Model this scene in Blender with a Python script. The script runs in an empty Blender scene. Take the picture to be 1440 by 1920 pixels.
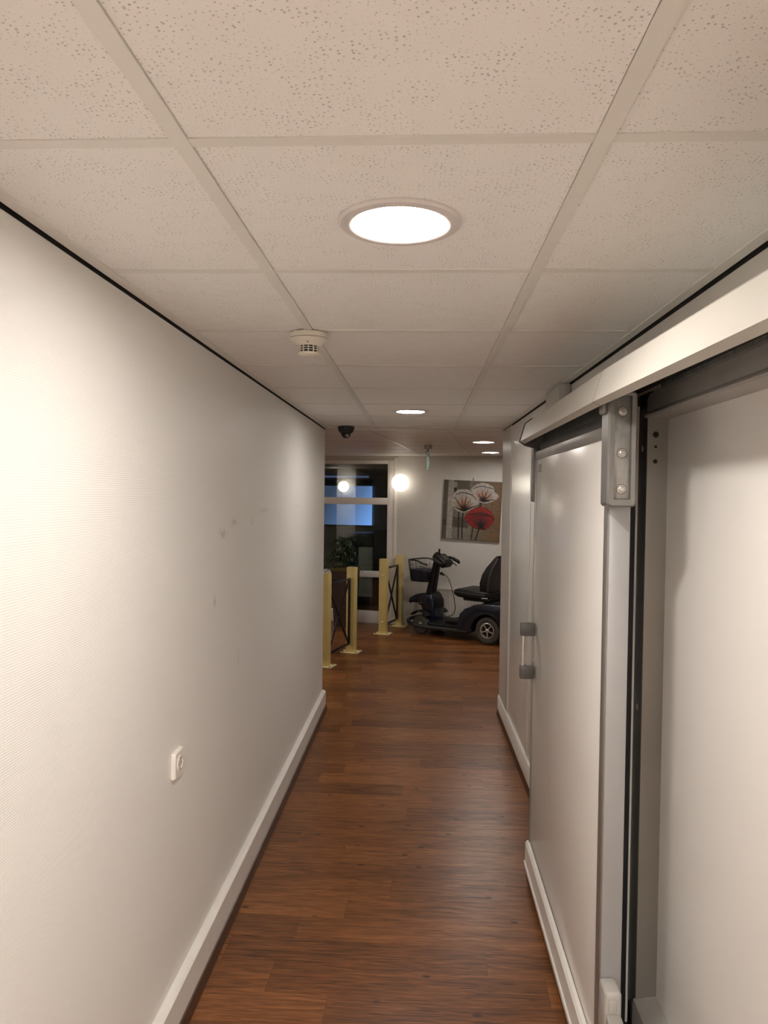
import bpy, bmesh, math, random
from mathutils import Vector, Matrix
random.seed(7)
C = bpy.context.scene.collection
sc = bpy.context.scene
PI = math.pi

# ---------------------------------------------------------------- camera
CAM = Vector((0, 0, 1.65))
YAW, PITCH, ROLL = -0.05037, -0.02312, 0.013
cd = bpy.data.cameras.new('camera'); cam = bpy.data.objects.new('camera', cd); C.objects.link(cam)
cd.sensor_fit = 'HORIZONTAL'; cd.sensor_width = 36.0; cd.lens = 1380 * 36.0 / 1440; cd.clip_start = 0.02
fw = Vector((math.sin(YAW) * math.cos(PITCH), math.cos(YAW) * math.cos(PITCH), math.sin(PITCH)))
rt = fw.cross(Vector((0, 0, 1))).normalized(); up = rt.cross(fw)
r2 = rt * math.cos(ROLL) + up * math.sin(ROLL); u2 = -rt * math.sin(ROLL) + up * math.cos(ROLL)
cam.matrix_world = Matrix(((r2.x, u2.x, -fw.x, CAM.x), (r2.y, u2.y, -fw.y, CAM.y), (r2.z, u2.z, -fw.z, CAM.z), (0, 0, 0, 1)))
sc.camera = cam

# ---------------------------------------------------------------- world, exposure
w = bpy.data.worlds.new('world'); sc.world = w; w.use_nodes = True
w.node_tree.nodes['Background'].inputs[0].default_value = (0.05, 0.09, 0.2, 1)
w.node_tree.nodes['Background'].inputs[1].default_value = 0.25
sc.view_settings.view_transform = 'Standard'; sc.view_settings.look = 'None'
sc.view_settings.exposure = 0.28; sc.view_settings.gamma = 1.0; sc.view_settings.use_curve_mapping = False
LAMP = (1.0, 0.925, 0.85)
P_NEAR, P_SECOND, P_BACK, P_ROOM, P_HALL, P_GLOBE = 160, 95, 1200, 108, 220, 2.9

# ---------------------------------------------------------------- materials
def mat(name, col, rough=0.5, metal=0.0, spec=0.5, var=0.0, vscale=8.0, bump=0.0, bscale=60.0, emit=None, es=0.0, rvar=0.0, coat=0.0):
    m = bpy.data.materials.new(name); m.use_nodes = True
    nt = m.node_tree; b = nt.nodes['Principled BSDF']
    b.inputs['Base Color'].default_value = (*col, 1); b.inputs['Roughness'].default_value = rough
    b.inputs['Metallic'].default_value = metal; b.inputs['Specular IOR Level'].default_value = spec
    b.inputs['Coat Weight'].default_value = coat
    tc = nt.nodes.new('ShaderNodeTexCoord')
    def noise(scale, detail=4):
        n = nt.nodes.new('ShaderNodeTexNoise'); n.inputs['Scale'].default_value = scale; n.inputs['Detail'].default_value = detail
        nt.links.new(tc.outputs['Object'], n.inputs['Vector']); return n
    n = noise(vscale)
    mr = nt.nodes.new('ShaderNodeMapRange'); mr.inputs[1].default_value = 0.3; mr.inputs[2].default_value = 0.7
    mr.inputs[3].default_value = 1 - max(var, 0.015); mr.inputs[4].default_value = 1 + max(var, 0.015)
    nt.links.new(n.outputs[0], mr.inputs[0])
    mx = nt.nodes.new('ShaderNodeVectorMath'); mx.operation = 'SCALE'; mx.inputs[0].default_value = col
    nt.links.new(mr.outputs[0], mx.inputs['Scale']); nt.links.new(mx.outputs[0], b.inputs['Base Color'])
    if rvar:
        r = nt.nodes.new('ShaderNodeMapRange'); r.inputs[1].default_value = 0.3; r.inputs[2].default_value = 0.7
        r.inputs[3].default_value = rough - rvar; r.inputs[4].default_value = rough + rvar
        nt.links.new(n.outputs[0], r.inputs[0]); nt.links.new(r.outputs[0], b.inputs['Roughness'])
    if bump:
        n2 = noise(bscale, 3); bp = nt.nodes.new('ShaderNodeBump'); bp.inputs['Strength'].default_value = bump; bp.inputs['Distance'].default_value = 0.002
        nt.links.new(n2.outputs[0], bp.inputs['Height']); nt.links.new(bp.outputs[0], b.inputs['Normal'])
    if emit:
        b.inputs['Emission Color'].default_value = (*emit, 1); b.inputs['Emission Strength'].default_value = es
    return m

def N(m, t, **kw):
    n = m.node_tree.nodes.new(t)
    for k, v in kw.items(): setattr(n, k, v)
    return n
def L(m, a, b): m.node_tree.links.new(a, b)
def mrange(m, src, a, b, c, d):
    r = N(m, 'ShaderNodeMapRange'); L(m, src, r.inputs[0])
    for i, v in enumerate((a, b, c, d)): r.inputs[i + 1].default_value = v
    return r.outputs[0]
def math_(m, op, a, b=None):
    n = N(m, 'ShaderNodeMath', operation=op)
    for i, v in enumerate((a, b)):
        if v is None: continue
        if isinstance(v, (int, float)): n.inputs[i].default_value = v
        else: L(m, v, n.inputs[i])
    return n.outputs[0]

def acoustic_mat(name, col, rough, hole):
    m = bpy.data.materials.new(name); m.use_nodes = True; b = m.node_tree.nodes['Principled BSDF']
    tc = N(m, 'ShaderNodeTexCoord'); geo = N(m, 'ShaderNodeNewGeometry')
    v = N(m, 'ShaderNodeTexVoronoi', voronoi_dimensions='2D'); v.inputs['Scale'].default_value = 122; v.inputs['Randomness'].default_value = 0.92
    L(m, geo.outputs['Position'], v.inputs['Vector'])
    nz = N(m, 'ShaderNodeTexNoise'); nz.inputs['Scale'].default_value = 22; nz.inputs['Detail'].default_value = 3; L(m, geo.outputs['Position'], nz.inputs['Vector'])
    sep = N(m, 'ShaderNodeSeparateColor'); L(m, v.outputs['Color'], sep.inputs[0])
    rad = math_(m, 'MULTIPLY', mrange(m, nz.outputs[0], 0.36, 0.60, 0.07, 0.235), mrange(m, sep.outputs[0], 0, 1, 0.25, 1.0))
    inside = math_(m, 'SUBTRACT', rad, v.outputs['Distance'])
    mask = mrange(m, inside, -0.04, 0.06, 0, 1)
    nb = N(m, 'ShaderNodeTexNoise'); nb.inputs['Scale'].default_value = 3; L(m, geo.outputs['Position'], nb.inputs['Vector'])
    cr = N(m, 'ShaderNodeMix', data_type='RGBA'); cr.inputs[6].default_value = (*col, 1); cr.inputs[7].default_value = (*[c * hole for c in col], 1)
    L(m, mask, cr.inputs[0]); L(m, cr.outputs[2], b.inputs['Base Color'])
    bp = N(m, 'ShaderNodeBump', invert=True); bp.inputs['Strength'].default_value = 0.35; bp.inputs['Distance'].default_value = 0.001
    L(m, mask, bp.inputs['Height']); L(m, bp.outputs[0], b.inputs['Normal'])
    b.inputs['Roughness'].default_value = rough
    return m

def weave_mat():
    m = bpy.data.materials.new('glass_fibre_wall_paint'); m.use_nodes = True; b = m.node_tree.nodes['Principled BSDF']
    geo = N(m, 'ShaderNodeNewGeometry'); sp = N(m, 'ShaderNodeSeparateXYZ'); L(m, geo.outputs['Position'], sp.inputs[0])
    sy = math_(m, 'SINE', math_(m, 'MULTIPLY', sp.outputs[1], 2 * PI / 0.0065)); sz = math_(m, 'SINE', math_(m, 'MULTIPLY', sp.outputs[2], 2 * PI / 0.0052))
    h = math_(m, 'ADD', math_(m, 'MULTIPLY', sy, 0.25), sz)
    nz = N(m, 'ShaderNodeTexNoise'); nz.inputs['Scale'].default_value = 90; L(m, geo.outputs['Position'], nz.inputs['Vector'])
    h2 = math_(m, 'ADD', h, math_(m, 'MULTIPLY', nz.outputs[0], 2.2))
    bp = N(m, 'ShaderNodeBump'); bp.inputs['Strength'].default_value = 0.22; bp.inputs['Distance'].default_value = 0.0006
    L(m, h2, bp.inputs['Height']); L(m, bp.outputs[0], b.inputs['Normal'])
    # a few grey scuff marks rubbed on at shoulder height
    prev = None
    for (y, z, ry, rz) in SCUFFS:
        dy = math_(m, 'DIVIDE', math_(m, 'SUBTRACT', sp.outputs[1], y), ry); dz = math_(m, 'DIVIDE', math_(m, 'SUBTRACT', sp.outputs[2], z), rz)
        d = math_(m, 'SQRT', math_(m, 'ADD', math_(m, 'MULTIPLY', dy, dy), math_(m, 'MULTIPLY', dz, dz)))
        k = mrange(m, d, 0.2, 1.0, 1.0, 0.0)
        prev = k if prev is None else math_(m, 'MAXIMUM', prev, k)
    n3 = N(m, 'ShaderNodeTexNoise'); n3.inputs['Scale'].default_value = 55; L(m, geo.outputs['Position'], n3.inputs['Vector'])
    k = math_(m, 'MULTIPLY', prev, mrange(m, n3.outputs[0], 0.42, 0.6, 0, 0.55))
    mx = N(m, 'ShaderNodeMix', data_type='RGBA'); mx.inputs[6].default_value = (0.84, 0.83, 0.80, 1); mx.inputs[7].default_value = (0.40, 0.38, 0.36, 1)
    L(m, k, mx.inputs[0]); L(m, mx.outputs[2], b.inputs['Base Color'])
    b.inputs['Roughness'].default_value = 0.42; b.inputs['Specular IOR Level'].default_value = 0.4
    return m
SCUFFS = [(2.70, 1.50, .09, .030), (2.86, 1.53, .07, .028), (3.18, 1.53, .03, .025), (3.42, 1.57, .12, .015), (4.35, 1.58, .12, .012), (2.6, 1.26, .02, .03), (2.95, .98, .01, .04)]

def wood_mat():
    m = bpy.data.materials.new('brown_wood_vinyl'); m.use_nodes = True; b = m.node_tree.nodes['Principled BSDF']
    tc = N(m, 'ShaderNodeTexCoord'); at = N(m, 'ShaderNodeAttribute', attribute_name='tone')
    off = N(m, 'ShaderNodeVectorMath', operation='SCALE'); L(m, at.outputs['Color'], off.inputs[0]); off.inputs['Scale'].default_value = 60
    add = N(m, 'ShaderNodeVectorMath', operation='ADD'); L(m, tc.outputs['Object'], add.inputs[0]); L(m, off.outputs[0], add.inputs[1])
    def noise(sx, sy, scale, detail, dist=0.0):
        mp = N(m, 'ShaderNodeMapping'); mp.inputs['Scale'].default_value = (sx, sy, 1); L(m, add.outputs[0], mp.inputs[0])
        n = N(m, 'ShaderNodeTexNoise'); n.inputs['Scale'].default_value = scale; n.inputs['Detail'].default_value = detail; n.inputs['Distortion'].default_value = dist
        L(m, mp.outputs[0], n.inputs['Vector']); return n.outputs[0]
    grain = noise(1.5, 30, 3.2, 8, 1.3); fine = noise(5, 150, 2.6, 6, 0.6); broad = noise(1.0, 5.0, 2.4, 3)
    v = N(m, 'ShaderNodeTexVoronoi', voronoi_dimensions='2D'); v.inputs['Scale'].default_value = 4.6; mpv = N(m, 'ShaderNodeMapping'); mpv.inputs['Scale'].default_value = (0.75, 1.5, 1); L(m, add.outputs[0], mpv.inputs[0]); L(m, mpv.outputs[0], v.inputs['Vector'])
    vs = N(m, 'ShaderNodeSeparateColor'); L(m, v.outputs['Color'], vs.inputs[0])
    knot = math_(m, 'MULTIPLY', mrange(m, v.outputs['Distance'], 0.015, 0.06, 1, 0), mrange(m, vs.outputs[0], 0.60, 0.66, 0, 1))
    ramp = N(m, 'ShaderNodeValToRGB'); e = ramp.color_ramp.elements
    e[0].position = 0.32; e[0].color = (0.046, 0.017, 0.007, 1); e[1].position = 0.68; e[1].color = (0.40, 0.162, 0.050, 1)
    x = ramp.color_ramp.elements.new(0.49); x.color = (0.195, 0.072, 0.022, 1)
    sep = N(m, 'ShaderNodeSeparateColor'); L(m, at.outputs['Color'], sep.inputs[0])
    t = math_(m, 'ADD', math_(m, 'MULTIPLY', grain, 0.54), math_(m, 'MULTIPLY', fine, 0.30))
    t = math_(m, 'ADD', t, math_(m, 'MULTIPLY', broad, 0.14)); t = math_(m, 'ADD', t, mrange(m, sep.outputs[0], 0, 1, -0.055, 0.045))
    t = math_(m, 'SUBTRACT', t, math_(m, 'MULTIPLY', knot, 0.34))
    L(m, t, ramp.inputs[0]); L(m, ramp.outputs[0], b.inputs['Base Color'])
    L(m, mrange(m, grain, 0.3, 0.7, 0.38, 0.29), b.inputs['Roughness'])
    bp = N(m, 'ShaderNodeBump'); bp.inputs['Strength'].default_value = 0.25; bp.inputs['Distance'].default_value = 0.0006
    L(m, fine, bp.inputs['Height']); L(m, bp.outputs[0], b.inputs['Normal'])
    b.inputs['Specular IOR Level'].default_value = 0.35
    return m

def glass_mat(name, tint=(0.9, 0.95, 0.93)):
    m = bpy.data.materials.new(name); m.use_nodes = True; nt = m.node_tree; nt.nodes.remove(nt.nodes['Principled BSDF'])
    o = nt.nodes['Material Output']; tr = N(m, 'ShaderNodeBsdfTransparent'); tr.inputs[0].default_value = (*tint, 1)
    gl = N(m, 'ShaderNodeBsdfGlossy'); gl.inputs['Roughness'].default_value = 0.02; fr = N(m, 'ShaderNodeFresnel'); fr.inputs[0].default_value = 1.6
    tc = N(m, 'ShaderNodeTexCoord'); nz = N(m, 'ShaderNodeTexNoise'); nz.inputs['Scale'].default_value = 2; L(m, tc.outputs['Object'], nz.inputs['Vector'])
    bp = N(m, 'ShaderNodeBump'); bp.inputs['Strength'].default_value = 0.01; L(m, nz.outputs[0], bp.inputs['Height']); L(m, bp.outputs[0], gl.inputs['Normal'])
    mx = N(m, 'ShaderNodeMixShader'); L(m, math_(m, 'MULTIPLY', fr.outputs[0], 1.7), mx.inputs[0]); L(m, tr.outputs[0], mx.inputs[1]); L(m, gl.outputs[0], mx.inputs[2]); L(m, mx.outputs[0], o.inputs[0])
    return m

def emit_mat(name, col, s):
    m = bpy.data.materials.new(name); m.use_nodes = True; nt = m.node_tree; nt.nodes.remove(nt.nodes['Principled BSDF'])
    e = N(m, 'ShaderNodeEmission'); e.inputs[0].default_value = (*col, 1); e.inputs[1].default_value = s; L(m, e.outputs[0], nt.nodes['Material Output'].inputs[0]); return m

def attr_mat(name, rough=0.6):
    m = mat(name, (1, 1, 1), rough); b = m.node_tree.nodes['Principled BSDF']; at = N(m, 'ShaderNodeAttribute', attribute_name='tone')
    tc = N(m, 'ShaderNodeTexCoord'); nz = N(m, 'ShaderNodeTexNoise'); nz.inputs['Scale'].default_value = 30; L(m, tc.outputs['Object'], nz.inputs['Vector'])
    mx = N(m, 'ShaderNodeVectorMath', operation='SCALE'); L(m, at.outputs['Color'], mx.inputs[0]); L(m, mrange(m, nz.outputs[0], 0.3, 0.7, 0.45, 0.72), mx.inputs['Scale']); L(m, mx.outputs[0], b.inputs['Base Color'])
    return m

M = dict(
    tile=acoustic_mat('perforated_tile', (0.86, 0.84, 0.81), 0.6, 0.60),
    tile_smooth=mat('smooth_metal_tile', (0.88, 0.85, 0.80), 0.50, spec=0.35, var=.02, vscale=3, bump=.02, bscale=6),
    grid=mat('grid_paint', (0.76, 0.74, 0.69), 0.38, var=.02), trim=mat('edge_trim_paint', (0.76, 0.74, 0.69), 0.35, var=.02),
    wall=weave_mat(), hallwall=mat('hall_wall_paint', (0.63, 0.605, 0.56), 0.45, var=.02, bump=.15, bscale=220),
    skirt=mat('skirting_white', (0.80, 0.78, 0.74), 0.35, var=.03, vscale=12), darkskirt=mat('brown_cove_strip', (0.07, 0.032, 0.018), 0.35, var=.2, vscale=30),
    wood=wood_mat(), sub=mat('subfloor_dark', (0.02, 0.013, 0.01), 0.8),
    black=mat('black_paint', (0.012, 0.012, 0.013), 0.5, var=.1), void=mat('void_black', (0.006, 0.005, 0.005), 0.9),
    lam=mat('white_door_laminate', (0.84, 0.82, 0.79), 0.24, spec=0.5, var=.012, vscale=2, bump=.05, bscale=5),
    fridge=mat('glossy_white_panel', (0.76, 0.75, 0.72), 0.16, spec=0.6, var=.012, vscale=2, bump=.035, bscale=4),
    alu=mat('satin_aluminium', (0.27, 0.255, 0.235), 0.38, 0.55, var=.05, vscale=14, rvar=.05), alulight=mat('pale_anodised_edge', (0.36, 0.36, 0.36), 0.38, 0.3, var=.03),
    steel=mat('brushed_stainless', (0.27, 0.25, 0.225), 0.36, 0.6, var=.05, vscale=3),
    galv=mat('galvanised_steel', (0.30, 0.31, 0.31), 0.5, 0.7, var=.25, vscale=45), greyrail=mat('grey_rail_paint', (0.44, 0.42, 0.40), 0.38, 0.25, var=.05),
    cover=mat('cream_cover_paint', (0.50, 0.48, 0.435), 0.36, var=.012), bracket=mat('grey_cast_bracket', (0.20, 0.193, 0.182), 0.36, 0.35, var=.06, vscale=25),
    plate=mat('zinc_plate', (0.29, 0.285, 0.27), 0.35, 0.6, var=.15, vscale=38), bolt=mat('zinc_bolt', (0.50, 0.48, 0.45), 0.28, 0.8, var=.1, vscale=80),
    rubber=mat('black_rubber', (0.012, 0.012, 0.014), 0.55), darkrail=mat('dark_grey_rail', (0.10, 0.10, 0.095), 0.45, 0.3, var=.1),
    gplast=mat('grey_handle_plastic', (0.10, 0.096, 0.088), 0.45), gplast2=mat('pale_grey_plastic', (0.40, 0.385, 0.36), 0.42, var=.04), chrome=mat('chrome_rod', (0.7, 0.68, 0.66), 0.18, 1.0),
    ring=mat('lamp_ring_white', (0.66, 0.62, 0.60), 0.4), plast=mat('off_white_plastic', (0.74, 0.70, 0.60), 0.38), plastw=mat('white_socket_plastic', (0.84, 0.80, 0.74), 0.28),
    slot=mat('slot_black', (0.01, 0.008, 0.007), 0.8), frame=mat('white_frame_paint', (0.84, 0.81, 0.76), 0.38, var=.02), glass=glass_mat('window_glass'),
    post=mat('cream_yellow_post_paint', (0.66, 0.53, 0.20), 0.42, var=.06, vscale=10), bplate=mat('pale_yellow_plate', (0.85, 0.75, 0.42), 0.45, var=.06), gate=mat('black_tube_paint', (0.012, 0.012, 0.013), 0.28),
    navy=mat('navy_body_paint', (0.007, 0.011, 0.026), 0.22, var=.1, coat=.4), blk=mat('black_body_plastic', (0.006, 0.006, 0.006), 0.5, spec=0.3, var=.15), vinyl=mat('black_seat_vinyl', (0.009, 0.0085, 0.008), 0.5, spec=0.35, var=.15, bump=.2, bscale=400),
    shell=mat('dark_grey_back_shell', (0.06, 0.054, 0.048), 0.5), tyre=mat('grey_tyre_rubber', (0.075, 0.066, 0.056), 0.75, var=.15, vscale=30), rim=mat('silver_rim', (0.62, 0.60, 0.55), 0.3, 0.7), orange=mat('amber_reflector', (0.75, 0.24, 0.02), 0.3),
    wire=mat('basket_black_wire', (0.012, 0.012, 0.014), 0.35), lining=mat('dark_blue_grey_lining', (0.022, 0.026, 0.05), 0.5, var=.3, vscale=12),
    rad=mat('radiator_white_enamel', (0.70, 0.66, 0.60), 0.35), cable=mat('grey_brown_cable', (0.10, 0.075, 0.05), 0.5),
    leaf=mat('dark_green_leaf', (0.032, 0.062, 0.020), 0.4, var=.4, vscale=20), planter=mat('brown_planter', (0.045, 0.022, 0.014), 0.55, var=.2), olive=mat('olive_planter_rim', (0.10, 0.085, 0.018), 0.5),
    cabin=mat('grey_office_metal', (0.62, 0.62, 0.56), 0.5, var=.03), cabblack=mat('black_office_cabinet', (0.008, 0.009, 0.016), 0.5), copyd=mat('dark_teal_copier', (0.03, 0.045, 0.05), 0.5),
    officewall=mat('office_wall_grey_brown', (0.30, 0.26, 0.20), 0.8), acryl=mat('pale_green_acrylic', (0.42, 0.60, 0.52), 0.12, spec=.8), signgreen=mat('sign_green', (0.02, 0.28, 0.14), 0.4), signwhite=mat('sign_white', (0.8, 0.82, 0.8), 0.4),
    paint=attr_mat('oil_paint_layers'), canvas_side=mat('canvas_side_dark', (0.05, 0.035, 0.022), 0.7), label=mat('grey_sticker', (0.50, 0.50, 0.48), 0.5), labelink=mat('sticker_ink', (0.10, 0.11, 0.10), 0.6),
)

# ---------------------------------------------------------------- mesh helpers
def box(bm, x0, x1, y0, y1, z0, z1, mi=0, bev=0.0, seg=2, mtx=None):
    v = [bm.verts.new(p) for p in ((x0, y0, z0), (x1, y0, z0), (x1, y1, z0), (x0, y1, z0), (x0, y0, z1), (x1, y0, z1), (x1, y1, z1), (x0, y1, z1))]
    f = [bm.faces.new([v[i] for i in q]) for q in ((0, 3, 2, 1), (4, 5, 6, 7), (0, 1, 5, 4), (1, 2, 6, 5), (2, 3, 7, 6), (3, 0, 4, 7))]
    for q in f: q.material_index = mi
    allv = set(v)
    if bev:
        r = bmesh.ops.bevel(bm, geom=list({e for q in f for e in q.edges}), offset=bev, segments=seg, affect='EDGES', profile=0.5)
        allv = {x for q in r['faces'] for x in q.verts} | {x for x in v if x.is_valid}
        for q in f:
            if q.is_valid: allv |= set(q.verts)
        for q in r['faces']: q.material_index = mi
    if mtx is not None: bmesh.ops.transform(bm, matrix=mtx, verts=list(allv))
    return bm
def prism(bm, pts, axis, a, b, bev=0.0, seg=2, mi=0, mtx=None):
    """closed outline pts (2D) extruded along axis from a to b"""
    def P(p, t): return {'x': (t, p[0], p[1]), 'y': (p[0], t, p[1]), 'z': (p[0], p[1], t)}[axis]
    va = [bm.verts.new(P(p, a)) for p in pts]; vb = [bm.verts.new(P(p, b)) for p in pts]; n = len(pts)
    fs = [bm.faces.new(va), bm.faces.new(vb[::-1])] + [bm.faces.new((va[i], vb[i], vb[(i + 1) % n], va[(i + 1) % n])) for i in range(n)]
    bmesh.ops.recalc_face_normals(bm, faces=fs)
    for f in fs: f.material_index = mi
    allv = set(va) | set(vb)
    if bev:
        es = list({e for f in fs[:2] for e in f.edges})
        r = bmesh.ops.bevel(bm, geom=es, offset=bev, segments=seg, affect='EDGES', profile=0.5)
        for f in r['faces']: f.material_index = mi; allv |= set(f.verts)
        for f in fs:
            if f.is_valid: allv |= set(f.verts)
    if mtx is not None: bmesh.ops.transform(bm, matrix=mtx, verts=[v for v in allv if v.is_valid])
    return bm
def lathe(bm, prof, n=32, mtx=None, mi=0, caps=True):
    rings = []
    for r, z in prof:
        rings.append([bm.verts.new((r * math.cos(2 * PI * i / n), r * math.sin(2 * PI * i / n), z)) for i in range(n)])
    fs = []
    for a, b in zip(rings, rings[1:]):
        for i in range(n): fs.append(bm.faces.new((a[i], a[(i + 1) % n], b[(i + 1) % n], b[i])))
    if caps: fs.append(bm.faces.new(rings[0][::-1])); fs.append(bm.faces.new(rings[-1]))
    for f in fs: f.material_index = mi
    bmesh.ops.recalc_face_normals(bm, faces=fs)
    if mtx is not None: bmesh.ops.transform(bm, matrix=mtx, verts=[v for r in rings for v in r])
    return bm
def tube(bm, pts, r, n=8, closed=False, mi=0):
    pts = [Vector(p) for p in pts]; rings = []; k = len(pts); prev = None
    for i, p in enumerate(pts):
        if closed: d = pts[(i + 1) % k] - pts[i - 1]
        else: d = pts[min(i + 1, k - 1)] - pts[max(i - 1, 0)]
        d.normalize()
        if prev is None:
            a = Vector((0, 0, 1)) if abs(d.z) < 0.9 else Vector((1, 0, 0)); s = d.cross(a).normalized()
        else: s = (prev - d * prev.dot(d)).normalized()
        prev = s; t = d.cross(s)
        rr = r[i] if isinstance(r, (list, tuple)) else r
        rings.append([bm.verts.new(p + (s * math.cos(2 * PI * j / n) + t * math.sin(2 * PI * j / n)) * rr) for j in range(n)])
    fs = []
    for a, b in (list(zip(rings, rings[1:])) + ([(rings[-1], rings[0])] if closed else [])):
        for j in range(n): fs.append(bm.faces.new((a[j], a[(j + 1) % n], b[(j + 1) % n], b[j])))
    if not closed: fs.append(bm.faces.new(rings[0][::-1])); fs.append(bm.faces.new(rings[-1]))
    for f in fs: f.material_index = mi
    bmesh.ops.recalc_face_normals(bm, faces=fs)
    return bm
def spline(pts, n=8):
    pts = [Vector(p) for p in pts]; out = []
    for i in range(len(pts) - 1):
        p0, p1, p2, p3 = pts[max(i - 1, 0)], pts[i], pts[i + 1], pts[min(i + 2, len(pts) - 1)]
        for j in range(n):
            t = j / n
            out.append(0.5 * ((2 * p1) + (p2 - p0) * t + (2 * p0 - 5 * p1 + 4 * p2 - p3) * t * t + (3 * p1 - p0 - 3 * p2 + p3) * t ** 3))
    out.append(pts[-1]); return out
def loft(bm, secs, mi=0):
    """secs: list of rings (lists of points) of equal length"""
    R = [[bm.verts.new(p) for p in s] for s in secs]; n = len(R[0]); fs = []
    for a, b in zip(R, R[1:]):
        for j in range(n): fs.append(bm.faces.new((a[j], a[(j + 1) % n], b[(j + 1) % n], b[j])))
    fs.append(bm.faces.new(R[0][::-1])); fs.append(bm.faces.new(R[-1]))
    for f in fs: f.material_index = mi
    bmesh.ops.recalc_face_normals(bm, faces=fs); return bm
def rrect(cx, cy, hx, hy, r, n=4):
    out = []
    for k, (sx, sy) in enumerate(((1, 1), (-1, 1), (-1, -1), (1, -1))):
        for i in range(n + 1):
            a = PI / 2 * k + PI / 2 * i / n
            out.append((cx + sx * (hx - r) + r * math.cos(a), cy + sy * (hy - r) + r * math.sin(a)))
    return out
def obj(name, bm, m, parent=None, smooth=True, kind=None, label=None):
    me = bpy.data.meshes.new(name); bm.normal_update()
    if smooth:
        for f in bm.faces: f.smooth = True
        for e in bm.edges:
            if len(e.link_faces) == 2 and e.calc_face_angle(0) > 0.6: e.smooth = False
    bm.to_mesh(me); bm.free()
    for x in (m if isinstance(m, (list, tuple)) else [m]): me.materials.append(x)
    o = bpy.data.objects.new(name, me); C.objects.link(o)
    if parent is not None: o.parent = parent
    if kind: o['kind'] = kind
    if label: o['label'] = label
    return o
def B(name, m, parent, *args, kind=None, label=None, **kw):
    return obj(name, box(bmesh.new(), *args, **kw), m, parent, kind=kind, label=label)
def thing(name, label, cat, loc=(0, 0, 0), rz=0.0, group=None):
    o = bpy.data.objects.new(name, None); C.objects.link(o); o.location = loc; o.rotation_euler = (0, 0, rz); o.empty_display_size = 0.1
    o['label'] = label; o['category'] = cat
    if group: o['group'] = group
    return o
def S(name, bm, m, label=None): return obj(name, bm, m, None, kind='structure', label=label)
def copy_tree(o, parent=None):
    c = o.copy(); C.objects.link(c)
    if parent is not None: c.parent = parent
    for ch in [x for x in bpy.data.objects if x.parent == o and x is not c]: copy_tree(ch, c)
    return c
def T(x, y, z): return Matrix.Translation((x, y, z))
def RX(a): return Matrix.Rotation(a, 4, 'X')
def RY(a): return Matrix.Rotation(a, 4, 'Y')
def RZ(a): return Matrix.Rotation(a, 4, 'Z')
def clip(poly, planes):
    """clip a convex 2D polygon by half planes (nx, ny, d): keep nx*x+ny*y<=d"""
    for nx, ny, d in planes:
        out = []
        for i in range(len(poly)):
            a, b = poly[i], poly[(i + 1) % len(poly)]; da, db = nx * a[0] + ny * a[1] - d, nx * b[0] + ny * b[1] - d
            if da <= 0: out.append(a)
            if (da < 0 < db) or (db < 0 < da):
                t = da / (da - db); out.append((a[0] + (b[0] - a[0]) * t, a[1] + (b[1] - a[1]) * t))
        poly = out
        if len(poly) < 3: return []
    return poly
def area(p): return abs(sum(p[i][0] * p[(i + 1) % len(p)][1] - p[(i + 1) % len(p)][0] * p[i][1] for i in range(len(p)))) / 2

# ---------------------------------------------------------------- layout numbers
CZ = 2.145                      # ceiling grid underside
XL = -0.735                     # left corridor wall
YE = 5.56                       # corridor end
def XR(y): return 0.612 + 0.0115 * (5.57 - y)
A = math.atan(0.19)             # the far wall is turned a little
W0 = Vector((-0.345, 9.38, 0)); U = Vector((math.cos(A), -math.sin(A), 0)); NN = Vector((math.sin(A), math.cos(A), 0))
def WL(u, d=0.0, z=0.0): return W0 + U * u + NN * d + Vector((0, 0, z))
WM = Matrix.Translation(W0) @ RZ(-A)      # local: x along wall, +y away from the viewer

# ---------------------------------------------------------------- floor
floor = S('floor', box(bmesh.new(), -6.2, 3.7, -4.1, 13.4, -0.12, -0.005), M['sub'])
def plank_mesh(bm, poly, tone):
    lay = bm.loops.layers.float_color.get('tone') or bm.loops.layers.float_color.new('tone')
    n = len(poly); cx = sum(p[0] for p in poly) / n; cy = sum(p[1] for p in poly) / n
    top = [bm.verts.new((p[0], p[1], 0.0)) for p in poly]; bot = [bm.verts.new((p[0], p[1], -0.005)) for p in poly]
    fs = [bm.faces.new(top)] + [bm.faces.new((top[i], bot[i], bot[(i + 1) % n], top[(i + 1) % n])) for i in range(n)]
    bmesh.ops.recalc_face_normals(bm, faces=fs)
    if fs[0].normal.z < 0: bmesh.ops.reverse_faces(bm, faces=fs)
    for f in fs:
        for l in f.loops: l[lay] = (*tone, 1)
FR = RZ(-math.radians(1.2))
rest = bmesh.new(); PW, PL = 0.148, 0.94
rnd = random.Random(3)
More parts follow.
